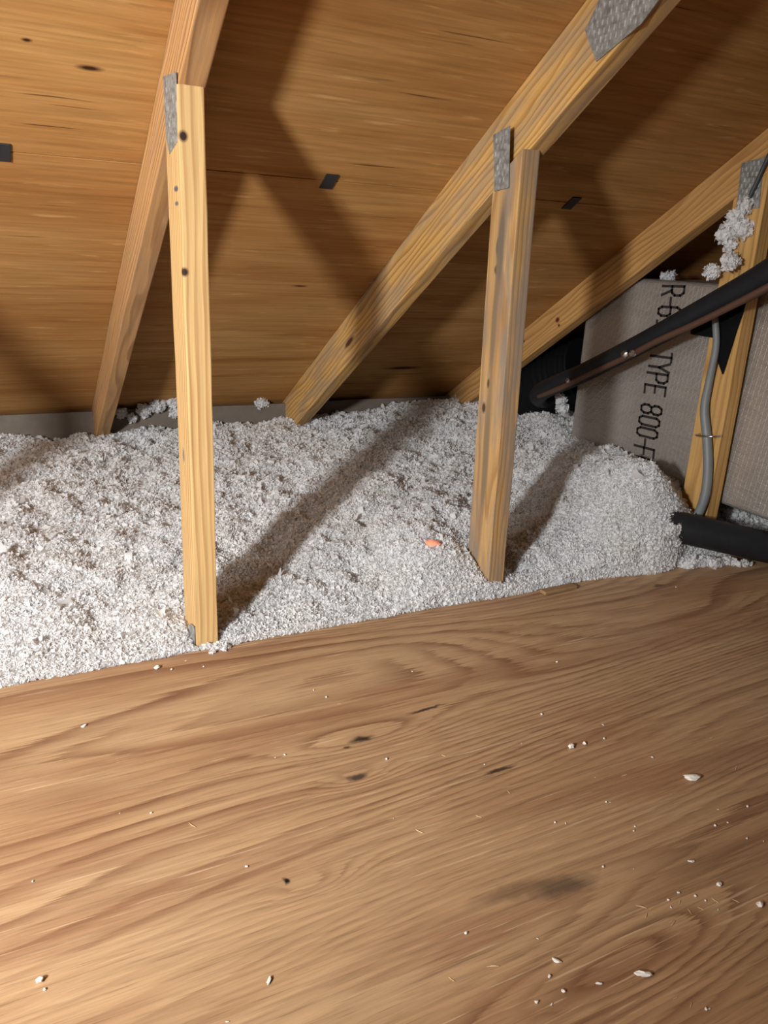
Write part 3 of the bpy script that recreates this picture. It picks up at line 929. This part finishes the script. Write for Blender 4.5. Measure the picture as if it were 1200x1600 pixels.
root = empty('grey_cable', (1.195, 0.05, 0.1))
tag(root, 'grey cable hanging down the left face of the amber post', 'cable')
gc = [(1.180, 0.078, 0.585), (1.190, 0.070, 0.545), (1.197, 0.063, 0.490), (1.200, 0.068, 0.408), (1.200, 0.067, 0.348), (1.201, 0.044, 0.276), (1.200, 0.026, 0.204), (1.196, 0.020, 0.142), (1.19, 0.030, 0.085), (1.185, 0.05, 0.03)]
recentre(link('jacket', tube_mesh('jacket', gc, [.0075, .0075, .008, .009, .0105, .0110, .0110, .0110, .0110, .0110], 14, 8), M_GREYC), root)
st = link('staple', tube_mesh('staple', [(1.211, 0.078, 0.286), (1.192, 0.072, 0.286), (1.186, 0.050, 0.289), (1.192, 0.026, 0.293), (1.213, 0.018, 0.295)], 0.0022, 8, 6), M_SHINY)
recentre(st, root)
st['label'] = 'bright metal staple holding the cable to the post'

o = link('dark_cable', tube_mesh('dark_cable', [(1.19, -0.12, 1.02), (1.200, 0.005, 0.905), (1.203, 0.024, 0.878), (1.204, 0.042, 0.833), (1.204, 0.060, 0.789), (1.203, 0.072, 0.755)], 0.0045, 10, 8), plain('slate_jacket', srgb(58, 64, 66), 0.5))
recentre(o)
tag(o, 'thin dark cable crossing the steel plate at the top of the amber post', 'cable')

o = link('black_pipe', tube_mesh('black_pipe', [(0.97, 0.09, 0.105), (1.04, 0.035, 0.102), (1.09, 0.0, 0.094), (1.18, -0.06, 0.077), (1.28, -0.125, 0.059), (1.42, -0.215, 0.044), (1.62, -0.34, 0.040), (1.9, -0.5, 0.039)], 0.036, 28, 8), M_FOAM)
recentre(o)
tag(o, 'thick black foam pipe lying on the plywood with its end buried in insulation', 'pipe')

# ------------------------------------------------------------------ small things
bm = bmesh.new()
bmesh.ops.create_icosphere(bm, subdivisions=3, radius=1)
for v in bm.verts:
    k = 1+0.18*mnoise.noise(v.co*2.1)
    v.co = Vector((v.co.x*0.0180*k, v.co.y*0.0105*k, v.co.z*0.0095*k))
me = bpy.data.meshes.new('orange_scrap'); bm.to_mesh(me); bm.free()
for f in me.polygons: f.use_smooth = True
o = link('orange_scrap', me, M_ORANGE)
OX, OY = 0.497, 0.09
o.matrix_basis = Matrix.Translation((OX, OY, float(height(OX, OY))+0.006)) @ Matrix.Rotation(math.radians(-50), 4, 'Z')
tag(o, 'small salmon orange foam scrap lying on the insulation left of the weathered post', 'scrap')

o = link('wood_scrap', box_mesh('wood_scrap', -0.044, 0.044, -0.009, 0.009, 0, 0.007, 0.0012, 8, 0.003), M_SCRAP)
o.matrix_basis = Matrix.Translation((0.738, -0.036, 0.003)) @ Matrix.Rotation(math.radians(3), 4, 'Z')
tag(o, 'thin brown strip of wood lying along the plywood edge right of the weathered post', 'wood scrap')

# crumbs on the plywood: photograph pixel -> point on the floor plane
def on_floor(u, v):
    d = fw + rt*((u-600)/1225.0) + dn*((v-800)/1225.0)
    t = -CAM.z/d.z
    return CAM.x+d.x*t, CAM.y+d.y*t
def crumb_mesh(kind, seed):
    rng = random.Random(seed)
    bm = bmesh.new()
    bmesh.ops.create_icosphere(bm, subdivisions=2, radius=1)
    s = {'chunk': (1, .8, .6), 'shred': (1, .35, .28), 'splinter': (1, .10, .09)}[kind]
    for v in bm.verts:
        k = 1+0.75*mnoise.noise(v.co*2.1+Vector((seed*3.1, 0, 0)))
        bend = 0.25*v.co.x*v.co.x if kind != 'chunk' else 0
        v.co = Vector((v.co.x*s[0]*k, v.co.y*s[1]*k + bend*0.5, v.co.z*s[2]*k))
    lo = min(v.co.z for v in bm.verts)
    for v in bm.verts: v.co.z -= lo
    me = bpy.data.meshes.new('crumb'); bm.to_mesh(me); bm.free()
    return me
CR = {k: [crumb_mesh(k, i*7+j) for i in range(4)] for j, k in enumerate(('chunk', 'shred', 'splinter'))}
for k in CR:
    for me in CR[k]: me.materials.append(M_SPLINT if k == 'splinter' else M_CRUMB)
def crumb(u, v, kind, size, rot, label=None, i=0):
    x, y = on_floor(u, v)
    nm = 'wood_splinter' if kind == 'splinter' else 'insulation_crumb'
    o = bpy.data.objects.new(nm, CR[kind][i % 4])
    COL.objects.link(o)
    o.matrix_basis = Matrix.Translation((x, y, 0.0001)) @ Matrix.Rotation(rot, 4, 'Z') @ Matrix.Scale(size, 4)
    if label:
        tag(o, label, 'crumb', 'larger insulation crumbs on the plywood')
    elif kind == 'splinter':
        tag(o, 'tiny pale wood splinter lying on the plywood floor', 'splinter', 'wood splinters on the plywood')
    else:
        tag(o, 'tiny whitish insulation crumb scattered on the plywood floor', 'crumb', 'tiny crumbs on the plywood')
BIG = [(1080, 1219, 'shred', .0125, -.35, 'elongated white insulation shred on the plywood near the right picture edge'),
       (892, 1169, 'chunk', .0050, .3, 'blocky white crumb, larger of two close together on the mid plywood'),
       (913, 1163, 'chunk', .0030, .9, 'small white crumb just right of the blocky crumb on the plywood'),
       (1005, 1525, 'shred', .0085, -.55, 'elongated white shred on the plywood at the lower right'),
       (868, 1503, 'shred', .0048, -.9, 'small oval white flake on the plywood left of the lower right shred'),
       (1079, 1347, 'shred', .0040, -.4, 'short white flake on the plywood below the elongated right-hand shred'),
       (1187, 1416, 'chunk', .0040, .2, 'white crumb on the plywood at the far right picture edge'),
       (1123, 1384, 'chunk', .0032, .7, 'white crumb on the plywood above the scatter of splinters'),
       (131, 1136, 'shred', .0050, .6, 'white shred alone on the plywood at the upper left'),
       (62, 1534, 'chunk', .0036, .4, 'white crumb on the plywood in the lower left corner'),
       (421, 1533, 'shred', .0045, .9, 'curled white shred alone on the plywood at the bottom middle'),
       (936, 1538, 'shred', .0034, -.5, 'small white flake on the plywood left of the long lower right shred'),
       (245, 1045, 'chunk', .0046, .3, 'white crumb on the plywood just left of the pale post foot')]
for i, (u, v, k, s, r, lab) in enumerate(BIG): crumb(u, v, k, s, r, lab, i)
SMALL = [(815, 1162), (757, 1195), (604, 1187), (615, 1279), (944, 1155), (947, 1254), (953, 1254), (990, 1299), (992, 1292), (884, 1287), (867, 1286),
         (236, 1271), (187, 1271), (51, 1378), (70, 1547), (355, 1597), (490, 1079), (510, 1090), (290, 1033), (268, 1047), (318, 1042), (1122, 1265), (1117, 1291),
         (1060, 1396), (1048, 1418), (1086, 1401), (1102, 1408), (1122, 1422), (1044, 1407), (838, 1567), (862, 1570), (858, 1527), (880, 1550), (840, 1467), (728, 1459),
         (942, 1355), (990, 1358), (1168, 1261), (1137, 1286), (1193, 1315), (1167, 1311), (846, 1117), (942, 1133), (1019, 1184), (870, 1035), (930, 1215), (644, 1050), (1056, 918),
         (430, 1184), (445, 1180), (385, 1355), (1108, 1577), (1103, 1578)]
for i, (u, v) in enumerate(SMALL):
    crumb(u, v, 'chunk' if i % 3 else 'shred', random.uniform(.0010, .0021), random.random()*6, None, i)
SPL = [(693, 1181), (656, 1300), (1002, 1417), (1010, 1431), (1052, 1443), (1078, 1425), (1150, 1408), (1055, 1560), (1080, 1571), (1112, 1153), (1150, 1200), (795, 1238),
       (748, 1276), (706, 1531), (770, 1510), (1062, 1410), (1095, 1420), (1118, 1408), (1049, 1440), (975, 1212), (1018, 1420), (530, 1100), (300, 1290), (110, 1050)]
for i, (u, v) in enumerate(SPL):
    crumb(u, v, 'splinter', random.uniform(.0032, .0058), random.random()*6, None, i)
